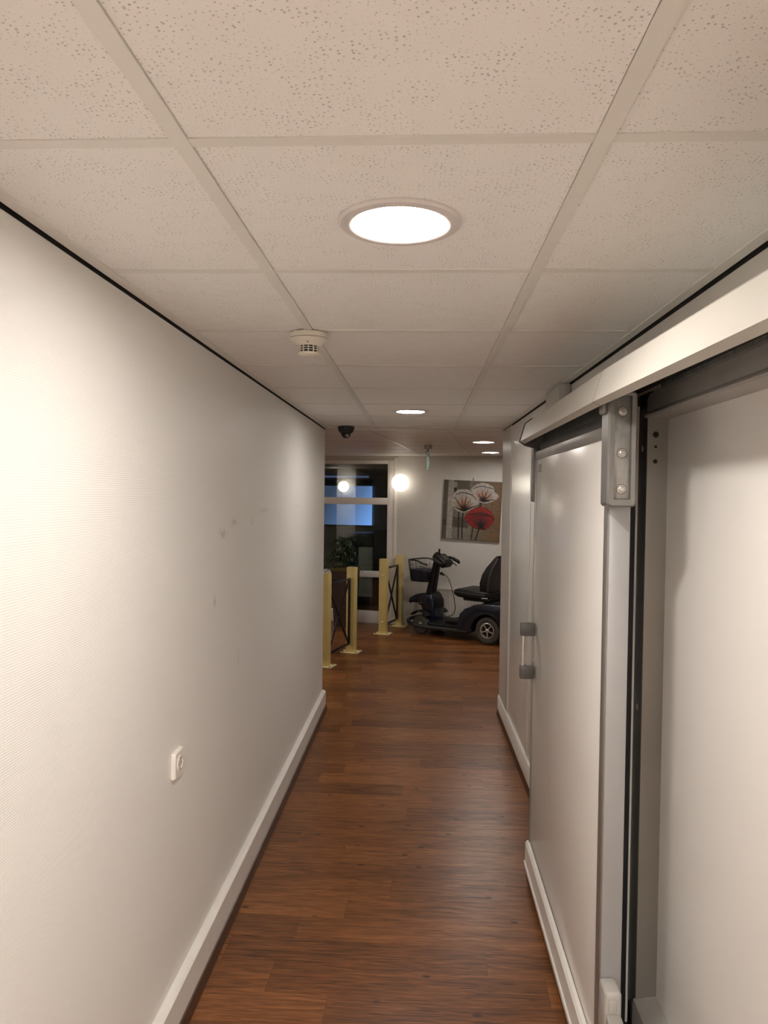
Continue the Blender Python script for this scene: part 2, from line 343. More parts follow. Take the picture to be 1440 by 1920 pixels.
for j in range(-30, 95):
    offx = rnd.random() * PL
    for i in range(-8, 6):
        tone = (rnd.random(), rnd.random(), rnd.random())
        x0 = i * PL + offx; y0 = j * PW
        q = [(x0 + .0003, y0 + .0003), (x0 + PL - .0003, y0 + .0003), (x0 + PL - .0003, y0 + PW - .0003), (x0 + .0003, y0 + PW - .0003)]
        q = [tuple((FR @ Vector((a, b, 0)))[:2]) for a, b in q]
        q = clip(q, [(-1, 0, 6.1), (1, 0, 3.6), (0, -1, 4.0), (0, 1, 13.3)])
        if not q or area(q) < 1e-4: continue
        cy = sum(p[1] for p in q) / len(q); cx = sum(p[0] for p in q) / len(q)
        if cy < YE: near = clip(q, [(-1, 0, .72), (1, 0, .67)])
        else: near = clip(q, [(-1, 0, 1.15), (1, 0, 1.0)])
        if 1.95 < cy < 6.35 and near and area(near) > 2e-3:
            b = bmesh.new(); plank_mesh(b, near, tone); obj('plank', b, M['wood'], floor, smooth=False)
        else:
            if -4 < cy < YE and cx < XL and cy < 0.9: continue
            plank_mesh(rest, q, tone)
obj('distant_planks', rest, M['wood'], floor, smooth=False, kind='stuff')

# ---------------------------------------------------------------- ceiling
ceiling = S('ceiling', box(bmesh.new(), -6.2, 3.7, -4.1, 13.4, CZ + 0.10, CZ + 0.2), M['void'])
GX = (-0.347, 0.245); Y0 = 1.04; GW = 0.012
cols = [(-0.905, GX[0]), GX, (GX[1], 0.838)]
right_plane = [(1 / math.hypot(1, .0115), .0115 / math.hypot(1, .0115), (XR(0) - .012) / math.hypot(1, .0115))]
def tile_obj(poly, m, name='ceiling_tile', zz=CZ + 0.002):
    b = bmesh.new(); prism(b, poly, 'z', zz, zz + 0.016); return obj(name, b, m, ceiling, smooth=False)
k = -9
while True:
    ya = Y0 + .6 * k; yb = ya + .6
    if ya > YE: break
    for ci, (xa, xb) in enumerate(cols):
        q = clip([(xa + .0134, ya + .0128), (xb - .0134, ya + .0128), (xb - .0134, yb - .0128), (xa + .0134, yb - .0128)], [(-1, 0, -XL - .012), (0, 1, YE - .01)] + right_plane)
        if q and area(q) > 1e-3: tile_obj(q, M['tile'] if not (ci == 1 and abs(ya - 4.04) < .1) else M['tile_smooth'])
    if k > -9:
        b = bmesh.new()
        prism(b, clip([(-.72, ya - GW), (.66, ya - GW), (.66, ya + GW), (-.72, ya + GW)], right_plane), 'z', CZ, CZ + .003)
        obj('cross_tee', b, M['grid'], ceiling, smooth=False)
    k += 1
for x in GX: B('main_runner', M['grid'], ceiling, x - .0125, x + .0125, -4.0, YE, CZ - .0012, CZ + .0045)
B('wall_angle', M['trim'], ceiling, XL + .009, XL + .036, -4.0, YE, CZ - .002, CZ + .03)
b = bmesh.new(); prism(b, [(XR(-4) - .036, -4), (XR(-4) - .009, -4), (XR(YE) - .009, YE), (XR(YE) - .036, YE)], 'z', CZ - .002, CZ + .03); obj('wall_angle', b, M['trim'], ceiling)
B('end_trim', M['trim'], ceiling, XL, XR(YE), YE, YE + .03, CZ - .004, CZ + .04)
# hall grid, turned with the far wall
HA = math.atan(math.tan(math.radians(6.7)))
HR = RZ(-HA)
hallpl = [(0, -1, -(YE + .03)), (-1, 0, 6.1), (1, 0, 3.6), (NN.x, NN.y, NN.dot(W0) - .01)]
for i in range(-9, 7):
    xa = -.46 + .6 * i - .0
    for j in range(0, 12):
        ya = 4.9 + .6 * j
        q = [(xa + .004, ya + .004), (xa + .596, ya + .004), (xa + .596, ya + .596), (xa + .004, ya + .596)]
        q = [tuple((HR @ Vector((a, c, 0)))[:2]) for a, c in q]; q = clip(q, hallpl)
        if q and area(q) > 2e-3: tile_obj(q, M['tile_smooth'], 'ceiling_tile', CZ + .002)
hg = bmesh.new()
for i in range(-9, 7):
    xa = -.46 + .6 * i
    q = [tuple((HR @ Vector(p))[:2]) for p in ((xa - GW, 4.5, 0), (xa + GW, 4.5, 0), (xa + GW, 12.5, 0), (xa - GW, 12.5, 0))]; q = clip(q, hallpl)
    if q:
        b = bmesh.new(); prism(b, q, 'z', CZ - .001, CZ + .003); obj('main_runner', b, M['grid'], ceiling, smooth=False)
for j in range(0, 12):
    ya = 4.9 + .6 * j
    q = [tuple((HR @ Vector(p))[:2]) for p in ((-7, ya - .008, 0), (5, ya - .008, 0), (5, ya + .008, 0), (-7, ya + .008, 0))]; q = clip(q, hallpl)
    if q and area(q) > 1e-3:
        b = bmesh.new(); prism(b, q, 'z', CZ, CZ + .003); obj('cross_tee', b, M['grid'], ceiling, smooth=False)
B('hall_ceiling_panel', M['tile_smooth'], ceiling, -6.1, XL - .12, .9, YE + .03, CZ, CZ + .02)
B('office_ceiling_panel', M['tile_smooth'], ceiling, -6.1, 3.6, 10.6, 13.3, CZ + .03, CZ + .05)

# ---------------------------------------------------------------- walls
S('wall_left', box(bmesh.new(), XL - .12, XL, -4.0, YE, 0, CZ + .1), M['wall'])
B('gap_shade_strip', M['void'], ceiling, XL, XL + .0015, -4.0, YE, CZ - .0075, CZ + .04)  # black strip on the wall paints in the shade of the ceiling gap
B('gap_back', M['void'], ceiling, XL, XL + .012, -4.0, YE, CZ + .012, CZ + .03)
b = bmesh.new()
prism(b, [(XR(2.42), 2.42), (XR(2.42) + .4, 2.42), (1.05, YE), (XR(YE), YE)], 'z', 0, CZ + .1)
wr = S('wall_right', b, M['fridge'])
b = bmesh.new(); prism(b, [(XR(-4), -4), (XR(-4) + .3, -4), (XR(2.42) + .4, 2.42), (XR(2.42), 2.42)], 'z', 1.965, CZ + .1); obj('upper_wall', b, M['hallwall'], wr, smooth=False)
b = bmesh.new(); prism(b, [(XR(-4), -4), (XR(-4) - .0015, -4), (XR(YE) - .0015, YE), (XR(YE), YE)], 'z', CZ - .009, CZ + .04); obj('gap_shade_strip', b, M['void'], ceiling)  # same painted gap shade along the right wall
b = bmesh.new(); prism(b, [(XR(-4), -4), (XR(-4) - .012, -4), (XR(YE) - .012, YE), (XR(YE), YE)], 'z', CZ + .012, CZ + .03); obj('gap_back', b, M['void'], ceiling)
# narrow white corner strip where the right wall ends
b = bmesh.new(); prism(b, [(XR(5.1) - .006, 5.1), (XR(5.1) + .02, 5.1), (XR(YE) + .02, YE + .006), (XR(YE) - .006, YE + .006)], 'z', 0.0, CZ - .004, bev=.003); obj('corner_strip', b, M['hallwall'], wr)
b = bmesh.new(); prism(b, [(XR(4.25) - .003, 4.25), (XR(4.25) + .01, 4.25), (XR(4.27) + .01, 4.27), (XR(4.27) - .003, 4.27)], 'z', .15, CZ - .03); obj('panel_joint', b, M['hallwall'], wr)
b = bmesh.new(); box(b, .670, 1.1, 2.214, 2.43, 0, CZ + .1); obj('jamb_fill', b, M['black'], wr)  # block added behind the jamb to stop background light leaking through
S('wall_back', box(bmesh.new(), XL - .12, XR(-4) + .3, -4.1, -4.0, 0, CZ + .1), M['hallwall'])
S('wall_near', box(bmesh.new(), 1.05, 3.6, YE - .12, YE, 0, CZ + .1), M['hallwall'])
S('wall_east', box(bmesh.new(), 3.6, 3.7, YE - .12, 9.6, 0, CZ + .1), M['hallwall'])
S('wall_west', box(bmesh.new(), -6.2, -6.1, .8, 13.3, 0, CZ + .1), M['hallwall'])
S('wall_south', box(bmesh.new(), -6.1, XL - .12, .8, .9, 0, CZ + .1), M['hallwall'])
b = bmesh.new(); box(b, .03, 4.3, 0, .12, 0, CZ + .1, mtx=WM); box(b, -6.0, .03, 0, .12, 2.085, CZ + .1, mtx=WM); box(b, -6.0, -3.1, 0, .12, 0, 2.1, mtx=WM)
S('wall_far', b, M['hallwall'])
S('wall_office', box(bmesh.new(), -6.1, 3.6, 13.3, 13.4, 0, CZ + .1), M['officewall'])
b = bmesh.new(); box(b, -6.0, .9, 2.5, 2.6, 0, CZ + .1, mtx=WM); box(b, .35, .45, .12, 2.5, 0, CZ + .1, mtx=WM)
S('wall_partition', b, M['officewall'])
S('wall_pillar', box(bmesh.new(), -3.2, -2.8, 5.25, 5.6, 0, CZ + .05, bev=.004), M['hallwall'])

# baseboards
def skirting(name, m, y0, y1, x_of, side):
    """side=+1: board stands on the wall's +x side"""
    k_ = 1.9 if side > 0 else 1.0; prof = [(0, .045), (.014 * k_, .045), (.014 * k_, .143), (.009 * k_, .151), (0, .155)]
    b = bmesh.new(); a = [(x_of(y0) + side * p[0], y0, p[1]) for p in prof]; c = [(x_of(y1) + side * p[0], y1, p[1]) for p in prof]; loft(b, [a, c])
    o = S(name, b, m)
    pr2 = [(0, 0), (.020 * k_, 0), (.020 * k_, .012), (.016 * k_, .040), (.012 * k_, .045), (0, .045)]
    b = bmesh.new(); a = [(x_of(y0) + side * p[0], y0, p[1]) for p in pr2]; c = [(x_of(y1) + side * p[0], y1, p[1]) for p in pr2]; loft(b, [a, c])
    obj('cove_strip', b, M['darkskirt'], o); return o
skirting('baseboard_left', M['skirt'], -3.98, YE + .012, lambda y: XL, 1)
skirting('baseboard_right', M['skirt'], 2.45, YE + .012, XR, -1)
b = bmesh.new(); box(b, .045, 4.2, -.014, 0, .02, .12, bev=.003, mtx=WM); S('baseboard_far', b, M['skirt'])

# ---------------------------------------------------------------- far glazed front (door_1)
D0, D1 = -.02, .05
door1 = S('door_1', box(bmesh.new(), -.085, .0, D0, D1, 0, 2.09, bev=.003, mtx=WM), M['frame'])
for nm, a in (('jamb_cover', (.0, .04, -.03, 0, 0, 2.12)), ('top_rail', (-3.1, -.086, D0, D1, 2.047, 2.09)), ('transom', (-3.1, -.086, D0, D1, 1.526, 1.613)), ('middle_rail', (-3.1, -.086, D0, D1, .592, .670)), ('bottom_rail', (-3.1, -.086, D0, D1, 0, .157)), ('stile', (-3.1, -3.0, D0 - .002, D1, 0, 2.09)), ('stile', (-1.75, -1.65, D0 - .002, D1 + .002, 0, 2.09))):
    obj(nm, box(bmesh.new(), *a, bev=.003, mtx=WM), M['frame'], door1)
for (u0, u1) in ((-3.0, -1.75), (-1.65, -.086)):
    for (z0, z1) in ((.157, .592), (.670, 1.526), (1.613, 2.047)):
        obj('pane', box(bmesh.new(), u0, u1, .012, .016, z0, z1, mtx=WM), M['glass'], door1)

# frosted dusk window at the back of the office
gm = bpy.data.materials.new('frosted_dusk_pane'); gm.use_nodes = True; nt = gm.node_tree; nt.nodes.remove(nt.nodes['Principled BSDF'])
tc = N(gm, 'ShaderNodeTexCoord'); sp = N(gm, 'ShaderNodeSeparateXYZ'); L(gm, tc.outputs['Object'], sp.inputs[0])
g = mrange(gm, math_(gm, 'ADD', math_(gm, 'MULTIPLY', sp.outputs[0], 1.0), math_(gm, 'MULTIPLY', sp.outputs[2], -0.55)), -2.55, -1.60, 0.0, 1.0)
rp = N(gm, 'ShaderNodeValToRGB'); e = rp.color_ramp.elements; e[0].position = 0; e[0].color = (0.035, 0.05, 0.085, 1); e[1].position = 1; e[1].color = (0.17, 0.34, 0.78, 1)
x = e.new(.55); x.color = (.085, .145, .30, 1)
L(gm, g, rp.inputs[0]); em = N(gm, 'ShaderNodeEmission'); L(gm, rp.outputs[0], em.inputs[0]); em.inputs[1].default_value = 1.15; L(gm, em.outputs[0], nt.nodes['Material Output'].inputs[0])
win = S('window_1', box(bmesh.new(), -2.90, -2.86, 2.44, 2.5, 1.10, 2.0, mtx=WM), M['black'])
o = obj('frosted_pane', box(bmesh.new(), -2.86, -.937, 2.47, 2.49, 1.151, 1.79), gm, win); o.matrix_local = WM
obj('head_rail', box(bmesh.new(), -2.86, -.937, 2.42, 2.49, 1.80, 1.90, bev=.004, mtx=WM), M['copyd'], win)
obj('sill', box(bmesh.new(), -2.9, -.92, 2.44, 2.5, 1.135, 1.150, mtx=WM), M['black'], win)
o = obj('reflection_strip', box(bmesh.new(), -2.86, -1.0, 2.47, 2.49, 1.93, 1.955), mat('ceiling_reflection_glow', (.1, .12, .2), .4, emit=(.08, .1, .2), es=.8), win); o.matrix_local = WM  # dim glowing strip painted in for the office ceiling's reflections

# ---------------------------------------------------------------- sliding door leaf (door_2)
door2 = S('door_2', box(bmesh.new(), .492, .540, 1.955, 3.188, .05, 1.838, bev=.002), M['lam'])
LX = .490
B('edge_trim', M['alu'], door2, LX - .003, .5, 1.950, 3.190, 1.808, 1.842, bev=.0015, label='grey aluminium strip along the top')
B('edge_trim', M['alu'], door2, LX - .003, .5, 1.948, 1.990, .05, 1.809, bev=.0015, label='grey aluminium strip at the near edge')
B('edge_trim', M['alu'], door2, LX - .004, .5, 3.180, 3.192, .05, 1.842, bev=.0015)
B('end_profile', M['alulight'], door2, LX - .002, .542, 1.934, 1.950, .05, 1.842, bev=.003, label='pale grey end profile')
b = bmesh.new(); prof = [(LX, .05), (LX - .022, .05), (LX - .022, .066), (LX - .017, .070), (LX - .017, .146), (LX - .010, .155), (LX, .157)]
loft(b, [[(p[0], 1.985, p[1]) for p in prof], [(p[0], 3.20, p[1]) for p in prof]]); obj('baseboard', b, M['skirt'], door2)
B('bottom_seal', M['darkskirt'], door2, LX - .014, .53, 1.96, 3.195, .008, .05, bev=.002)
B('hanger_rail', M['darkrail'], door2, .50, .532, 1.96, 3.15, 1.842, 1.875, bev=.002)
B('hanger_rail', M['darkrail'], door2, .515, .545, 1.96, 3.15, 1.875, 1.93, bev=.002)
def hanger(yf, sgn, x0=.463, x1=.535, z0=1.628, z1=1.915):
    """bracket bolted to a leaf end; sgn=-1: open side faces -y"""
    r = bmesh.new(); d = .068
    ya, yb = (yf, yf + d)
    out = rrect((x0 + x1) / 2, (z0 + z1) / 2, (x1 - x0) / 2, (z1 - z0) / 2, .010)
    inn = rrect((x0 + x1) / 2 + .001, (z0 + z1) / 2 + .004, (x1 - x0) / 2 - .015, (z1 - z0) / 2 - .014, .003)
    n = len(out)
    yo, ym, yi, yk = (ya, ya + .006, ya + .014, yb) if sgn < 0 else (yb, yb - .006, yb - .014, ya)
    ringA = [r.verts.new((p[0], yk, p[1])) for p in out]; ringB = [r.verts.new((p[0], ym, p[1])) for p in out]
    cx, cz = (x0 + x1) / 2, (z0 + z1) / 2
    ringC = [r.verts.new((cx + (p[0] - cx) * .88, yo, cz + (p[1] - cz) * .975)) for p in out]
    ringD = [r.verts.new((p[0], yo + (.001 if sgn < 0 else -.001), p[1])) for p in inn]; ringE = [r.verts.new((p[0], yi, p[1])) for p in inn]
    fs = []
    for a, c in ((ringA, ringB), (ringB, ringC), (ringC, ringD), (ringD, ringE)):
        for i in range(n): fs.append(r.faces.new((a[i], a[(i + 1) % n], c[(i + 1) % n], c[i])))
    fs.append(r.faces.new(ringA)); fs.append(r.faces.new(ringE))
    bmesh.ops.recalc_face_normals(r, faces=fs)
    h = obj('hanger_bracket', r, M['bracket'], door2, label='grey cast bracket with three bolts' if sgn < 0 else None)
    pl = B('cover_plate', M['plate'], h, inn[6][0] + .0005 if False else x0 + .017, x1 - .015, *( (yi - .003, yi) if sgn < 0 else (yi, yi + .003)), z0 + .019, z1 - .011, bev=.001)
    for z in (1.866, 1.762, 1.672):
        bb = bmesh.new(); m4 = T(.500, yi - .003 if sgn < 0 else yi + .003, z) @ RX(PI / 2 if sgn < 0 else -PI / 2)
        lathe(bb, [(.0112, 0), (.0112, .0022)], 20, m4); lathe(bb, [(.0085, .0016), (.0085, .0065), (.006, .008)], 6, m4)
        obj('bolt', bb, M['bolt'], h)
        wb = bmesh.new(); lathe(wb, [(.0130, 0), (.0130, .0008)], 24, m4); obj('washer', wb, M['darkrail'], h)
    return h
h = hanger(1.862, -1)
B('lug', M['bracket'], h, .452, .470, 1.885, 1.925, 1.862, 1.935, bev=.007, seg=3)
hanger(3.192, 1, x0=.478, x1=.535)
# pull handle near the leading edge
hd = B('handle', M['gplast'], door2, .428, LX - .003, 3.118, 3.150, 1.062, 1.117, bev=.004, label='grey pull handle with chrome grip')
B('clamp', M['gplast'], hd, .428, LX - .003, 3.118, 3.150, .880, .935, bev=.004)
obj('grip', tube(bmesh.new(), [(.441, 3.134, .93), (.441, 3.134, 1.066)], .0085, 14), M['chrome'], hd)
# rating sticker
st = B('sticker', M['label'], door2, LX + .0005, .4935, 3.055, 3.145, 1.752, 1.790)
bb = bmesh.new()
for i in range(5): box(bb, LX - .0002, LX + .0006, 3.066 + .004 * (i % 2), 3.135 - .008 * (i % 3), 1.757 + .0065 * i, 1.7595 + .0065 * i)
box(bb, LX - .0002, LX + .0006, 3.058, 3.060, 1.754, 1.788); obj('print_lines', bb, M['labelink'], st)
# foot guide at the near end
gd = B('guide_block', M['gplast2'], door2, .484, .528, 1.868, 1.936, .270, .392, bev=.010, seg=3, label='pale grey guide with a latch')
B('latch', M['gplast2'], gd, .494, .513, 1.864, 1.870, .346, .376, bev=.001)
B('guide_bar', M['gplast2'], gd, .486, .525, 1.52, 1.870, .255, .338, bev=.006, seg=3)

# ---------------------------------------------------------------- track cover above it
tcv = thing('track_cover', 'cream folded metal cover over the sliding door track, below the ceiling', 'cover', (0, 0, 0))
def cover_seg(y0, y1):
    o_ = [(.655, 2.035), (.464, 1.979), (.442, 1.963), (.420, 1.887), (.438, 1.877)]; i_ = [(.441, 1.882), (.4275, 1.890), (.448, 1.958), (.467, 1.971), (.655, 2.027)]
    b = bmesh.new(); prof = o_ + i_
    sk = lambda y: max(0.0, 1.85 - y)      # the near section stands a touch askew
    loft(b, [[(p[0] + .024 * sk(y), y, p[1] - .004 * sk(y)) for p in prof] for y in (y0, y1)])
    return b
obj('cover_section', cover_seg(-3.9, 1.8485), M['cover'], tcv)
obj('cover_section', cover_seg(1.8515, 3.188), M['cover'], tcv)
obj('joint_seal', cover_seg(1.8486, 1.8514), M['slot'], tcv)
b = bmesh.new(); prism(b, [(.62, 2.03), (.462, 1.984), (.438, 1.966), (.415, 1.885), (.44, 1.868), (.53, 1.845), (.62, 1.845)], 'y', 3.189, 3.196); obj('end_cap', b, M['darkrail'], tcv)
trk = B('track_shade_back', M['black'], tcv, .598, .652, -3.9, 3.18, 1.965, 2.010)  # black colour stands in for the shade inside the cover
B('track_rail', M['darkrail'], tcv, .545, .60, -3.9, 3.18, 1.962, 2.000, bev=.004)
clipb = B('cable_box', M['cover'], None, .585, XR(3.3) - .0, 3.22, 3.55, 2.03, 2.142, bev=.006)
clipb['label'] = 'small cream plastic box on the wall behind the track cover, under the ceiling'; clipb['category'] = 'box'
clipb.name = 'junction_box'

# ---------------------------------------------------------------- framed white panel beside (door_3)
PX = .722
door3 = S('door_3', box(bmesh.new(), PX, PX + .05, -3.95, 2.21, .12, 1.90), M['lam'])
# steel post with holes
b = bmesh.new(); box(b, .662, PX, 2.206, 2.214, .15, 1.888)
post = obj('jamb_post', b, M['steel'], door3, label='brushed steel post with three holes near its top')
B('post_flange', M['darkrail'], door3, .662, .667, 2.214, 2.292, .1, 1.92)
for z in (1.80, 1.02): obj('rivet', lathe(bmesh.new(), [(.010, 0), (.009, .002), (.004, .0035)], 14, T(.662, 2.25, z) @ RY(-PI / 2)), M['bolt'], post)
for z, r, x in ((1.838, .0085, .686), (1.802, .0042, .686), (1.759, .0062, .686)):
    obj('hole', lathe(bmesh.new(), [(r, 0), (r, .0006)], 20, T(x, 2.2055, z) @ RX(PI / 2)), M['slot'], post)
B('seal_lip', M['skirt'], door3, .6565, .663, 2.291, 2.295, .02, 1.93)
B('rubber_seal', M['rubber'], door3, .640, .665, 2.296, 2.42, 0, 1.96)
# top rail with rounded nose
b = bmesh.new(); prof = [(PX, 1.958), (.668, 1.958), (.662, 1.940), (.662, 1.905), (.655, 1.899), (.653, 1.893), (.657, 1.887), (.670, 1.884), (PX, 1.884)]
loft(b, [[(p[0], -3.95, p[1]) for p in prof], [(p[0], 2.213, p[1]) for p in prof]]); obj('top_rail', b, M['greyrail'], door3)
B('track_strip', M['galv'], door3, .651, .70, -3.95, 2.06, 1.955, 1.982)
# bottom rail, sloping ledge
b = bmesh.new(); prof = [(PX, .162), (.664, .152), (.657, .146), (.655, .138), (.655, 0), (PX, 0)]
loft(b, [[(p[0], -3.95, p[1]) for p in prof], [(p[0], 2.213, p[1]) for p in prof]]); obj('bottom_rail', b, M['gplast2'], door3)

# ---------------------------------------------------------------- lamps
lamp_mats = {}
def downlight(x, y, s, label, r=.112, group='round ceiling lamps'):
    t = thing('ceiling_lamp', label, 'lamp', (x, y, CZ), 0, group)
    k = s
    if k not in lamp_mats: lamp_mats[k] = emit_mat('lamp_glow', LAMP, s)
    ri = r * .79
    obj('trim_ring', lathe(bmesh.new(), [(ri - .002, .0014), (ri, -.005), (ri + .005, -.0068), (r - .004, -.0052), (r, -.001), (r, .0018), (ri, .0018)], 64, caps=False), M['ring'], t)
    obj('diffuser', lathe(bmesh.new(), [(ri - .001, .0015), (ri - .001, .0009)], 48), lamp_mats[k], t)
    return t
downlight(-.046, 1.350, P_NEAR, 'large round white ceiling lamp nearest the viewer, in the dotted tiles')
downlight(-.070, 4.345, P_SECOND, 'round ceiling lamp at the far end of the corridor', r=.105)
downlight(-.046, -1.65, P_BACK, 'round ceiling lamp in the corridor behind the viewer')
downlight(.560, 6.75, P_ROOM, 'round ceiling lamp in the hall beyond the corridor, nearer of the two', r=.118)
downlight(.768, 8.33, P_ROOM, 'round ceiling lamp in the hall closest to the flower painting', r=.118)
for x, y in ((-3.0, 6.1), (-4.3, 3.6), (-5.0, 2.2), (-3.4, 8.0)): downlight(x, y, P_HALL, 'round ceiling lamp in the side hall mirrored in the glass front', group='ceiling lamps of the side hall')
downlight(-3.2, 11.1, 26, 'added unseen fill lamp in the dim office behind the glass', group='added office fill lamps')  # unseen lamp added to lift the dark office
def globe(p, label, d, r=.110, s=P_GLOBE):
    t = thing('wall_lamp', label, 'lamp', p, 0)
    b = bmesh.new(); bmesh.ops.create_uvsphere(b, u_segments=32, v_segments=20, radius=r); bmesh.ops.transform(b, matrix=T(d[0] * .11, d[1] * .11, 0), verts=b.verts)
    obj('globe', b, emit_mat('globe_glow', (1, .90, .76), s), t)
    n = Vector((d[0], d[1], 0)).normalized(); m4 = RZ(math.atan2(n.y, n.x)) @ RY(PI / 2)
    obj('base', lathe(bmesh.new(), [(.07, .001), (.07, .018), (.05, .026)], 24, m4), M['plastw'], t)
gp = WL(.102, 0, 1.806); globe(gp, 'glowing white globe lamp on the far wall beside the glass front', (-NN.x, -NN.y))
globe(Vector((-3.0, 5.6, 1.80)), 'glowing white globe lamp on the hall pillar', (0, 1), .10, 16)

# ---------------------------------------------------------------- smoke detector
t = thing('smoke_detector', 'off-white round smoke detector with dark slots under the ceiling grid', 'smoke detector', (-.352, 2.262, CZ))
obj('base', lathe(bmesh.new(), [(.052, .0), (.0575, -.003), (.0585, -.017), (.057, -.018)], 48), M['plast'], t)
obj('gap_ring', lathe(bmesh.new(), [(.0565, -.018), (.0565, -.0195)], 48), M['slot'], t)
obj('cover', lathe(bmesh.new(), [(.0585, -.0195), (.0585, -.023), (.050, -.031), (.034, -.038), (.032, -.041)], 48), M['plast'], t)
obj('inner_core', lathe(bmesh.new(), [(.0275, -.039), (.0275, -.062)], 32), M['slot'], t)
for z in (-.0455, -.0525): obj('chamber_ring', lathe(bmesh.new(), [(.0315, z), (.0322, z - .001), (.0315, z - .002), (.027, z - .002), (.027, z)], 40, caps=False), M['plast'], t)
bb = bmesh.new()
for i in range(12):
    a = 2 * PI * i / 12 + .1; box(bb, .0285, .032, -.0014, .0014, -.060, -.040, mtx=RZ(a))
obj('slot_bars', bb, M['plast'], t)
obj('bottom_cap', lathe(bmesh.new(), [(.0318, -.0605), (.0315, -.066), (.027, -.070), (.012, -.072)], 40), M['plast'], t)
obj('indicator', lathe(bmesh.new(), [(.0022, 0), (.0022, .002)], 10, T(.003, -.0425, -.034) @ RX(PI / 2)), M['slot'], t)

# ---------------------------------------------------------------- dome camera
t = thing('dome_camera', 'black dome security camera on the ceiling where the corridor opens', 'camera', (-.555, 5.36, CZ - .001))
obj('housing', lathe(bmesh.new(), [(.060, 0), (.060, -.012), (.056, -.030), (.044, -.046), (.036, -.050)], 40), M['black'], t)
obj('dome', lathe(bmesh.new(), [(.036, -.048), (.034, -.062), (.027, -.074), (.016, -.082), (.004, -.084)], 32), mat('dome_gloss', (.006, .006, .006), .08), t)
obj('lens_ring', lathe(bmesh.new(), [(.010, 0), (.010, .006), (.007, .006), (.007, .001)], 20, T(.012, -.026, -.066) @ RX(PI / 2 + .5)), M['chrome'], t)

# ---------------------------------------------------------------- hanging exit sign
t = thing('exit_sign', 'slim green glass exit sign hanging edge-on from a steel ceiling disc', 'sign', (.060, 7.28, CZ), math.radians(-4))
obj('ceiling_disc', lathe(bmesh.new(), [(.040, 0), (.040, -.030), (.034, -.036)], 32), M['bolt'], t)
obj('stem', lathe(bmesh.new(), [(.008, -.034), (.008, -.070)], 14), M['steel'], t)
obj('clamp', box(bmesh.new(), -.014, .014, -.10, .05, -.092, -.062, bev=.004), M['plate'], t)
sgn_ = obj('sign_plate', box(bmesh.new(), -.006, .006, -.15, .15, -.245, -.075, bev=.002), M['acryl'], t)
for sx in (-1, 1):
    a, c = (.0058, .0066) if sx > 0 else (-.0066, -.0058)
    f = obj('green_field', box(bmesh.new(), a, c, -.13, .13, -.232, -.105), M['signgreen'], sgn_)
    e_ = .0068 * sx
    b = bmesh.new(); prism(b, [(-.02, -.16), (.05, -.16), (.05, -.135), (.10, -.168), (.05, -.20), (.05, -.178), (-.02, -.178)], 'x', e_ - .0003, e_ + .0003); obj('arrow', b, M['signwhite'], sgn_)
    b = bmesh.new(); box(b, e_ - .0003, e_ + .0003, -.11, -.05, -.215, -.12); obj('door_symbol', b, M['signwhite'], sgn_)

# ---------------------------------------------------------------- wall socket
t = thing('wall_socket', 'white square power socket on the left wall above the skirting', 'socket', (XL, 2.188, .826))
b = bmesh.new(); o4 = rrect(0, 0, .0405, .0405, .006); 
loft(b, [[(0, p[0], p[1]) for p in o4], [(.007, p[0], p[1]) for p in o4], [(.0125, p[0] * .93, p[1] * .93) for p in o4]]); obj('face_plate', b, M['plastw'], t)
obj('socket_rim', lathe(bmesh.new(), [(.0245, 0), (.0245, .0145), (.0215, .0155), (.0195, .0145), (.0190, .003), (.001, .003)], 40, RY(PI / 2), caps=False), M['plastw'], t)
obj('well', lathe(bmesh.new(), [(.0192, .0127), (.0192, .0131)], 32, RY(PI / 2)), mat('well_grey', (.62, .58, .52), .6), t)
for s_ in (-1, 1): obj('pin_hole', lathe(bmesh.new(), [(.0026, .0131), (.0026, .0135)], 12, T(0, s_ * .0095, 0) @ RY(PI / 2)), M['slot'], t)
for s_ in (-1, 1): obj('earth_clip', box(bmesh.new(), .0128, .0165, -.0025, .0025, s_ * .0175 - .002, s_ * .0175 + .002, bev=.0006), M['bolt'], t)

# ---------------------------------------------------------------- barrier posts with black gates
P = [Vector(p) for p in ((-.905, 7.00, 0), (-.712, 7.66, 0), (-.432, 8.72, 0), (-.262, 9.255, 0))]
plabs = ['cream yellow square barrier post nearest the corridor, half behind the left wall', 'cream yellow square barrier post, second from the corridor, beside the open gap',
         'cream yellow square barrier post beyond the open gap, before the glass front', 'cream yellow square barrier post farthest away, against the white wall']
rots = [math.radians(-16.5)] * 4
def barrier_post(loc, rz, label):
    t = thing('barrier_post', label, 'post', loc, rz, 'cream yellow barrier posts')
    obj('upright', box(bmesh.new(), -.045, .045, -.045, .045, .006, .888, bev=.004), M['post'], t)
    bp = obj('base_plate', box(bmesh.new(), -.095, .095, -.075, .075, 0, .008, bev=.002), M['bplate'], t)
    for sx in (-1, 1):
        for sy in (-1, 1):
            bb = bmesh.new(); lathe(bb, [(.008, .008), (.008, .014), (.005, .016)], 6, T(sx * .075, sy * .056, 0)); obj('bolt', bb, M['slot'] if sy < 0 else M['bolt'], bp)
    obj('cap', box(bmesh.new(), -.046, .046, -.046, .046, .886, .891, bev=.002), M['post'], t)
    return t
posts = [barrier_post(P[i], rots[i], plabs[i]) for i in range(4)]
for z in (.70, .145):
    for i in (2,):
        obj('bolt', lathe(bmesh.new(), [(.014, 0), (.013, .006), (.007, .010)], 16, T(.004, -.045, z) @ RX(PI / 2)), M['bplate'], posts[i])
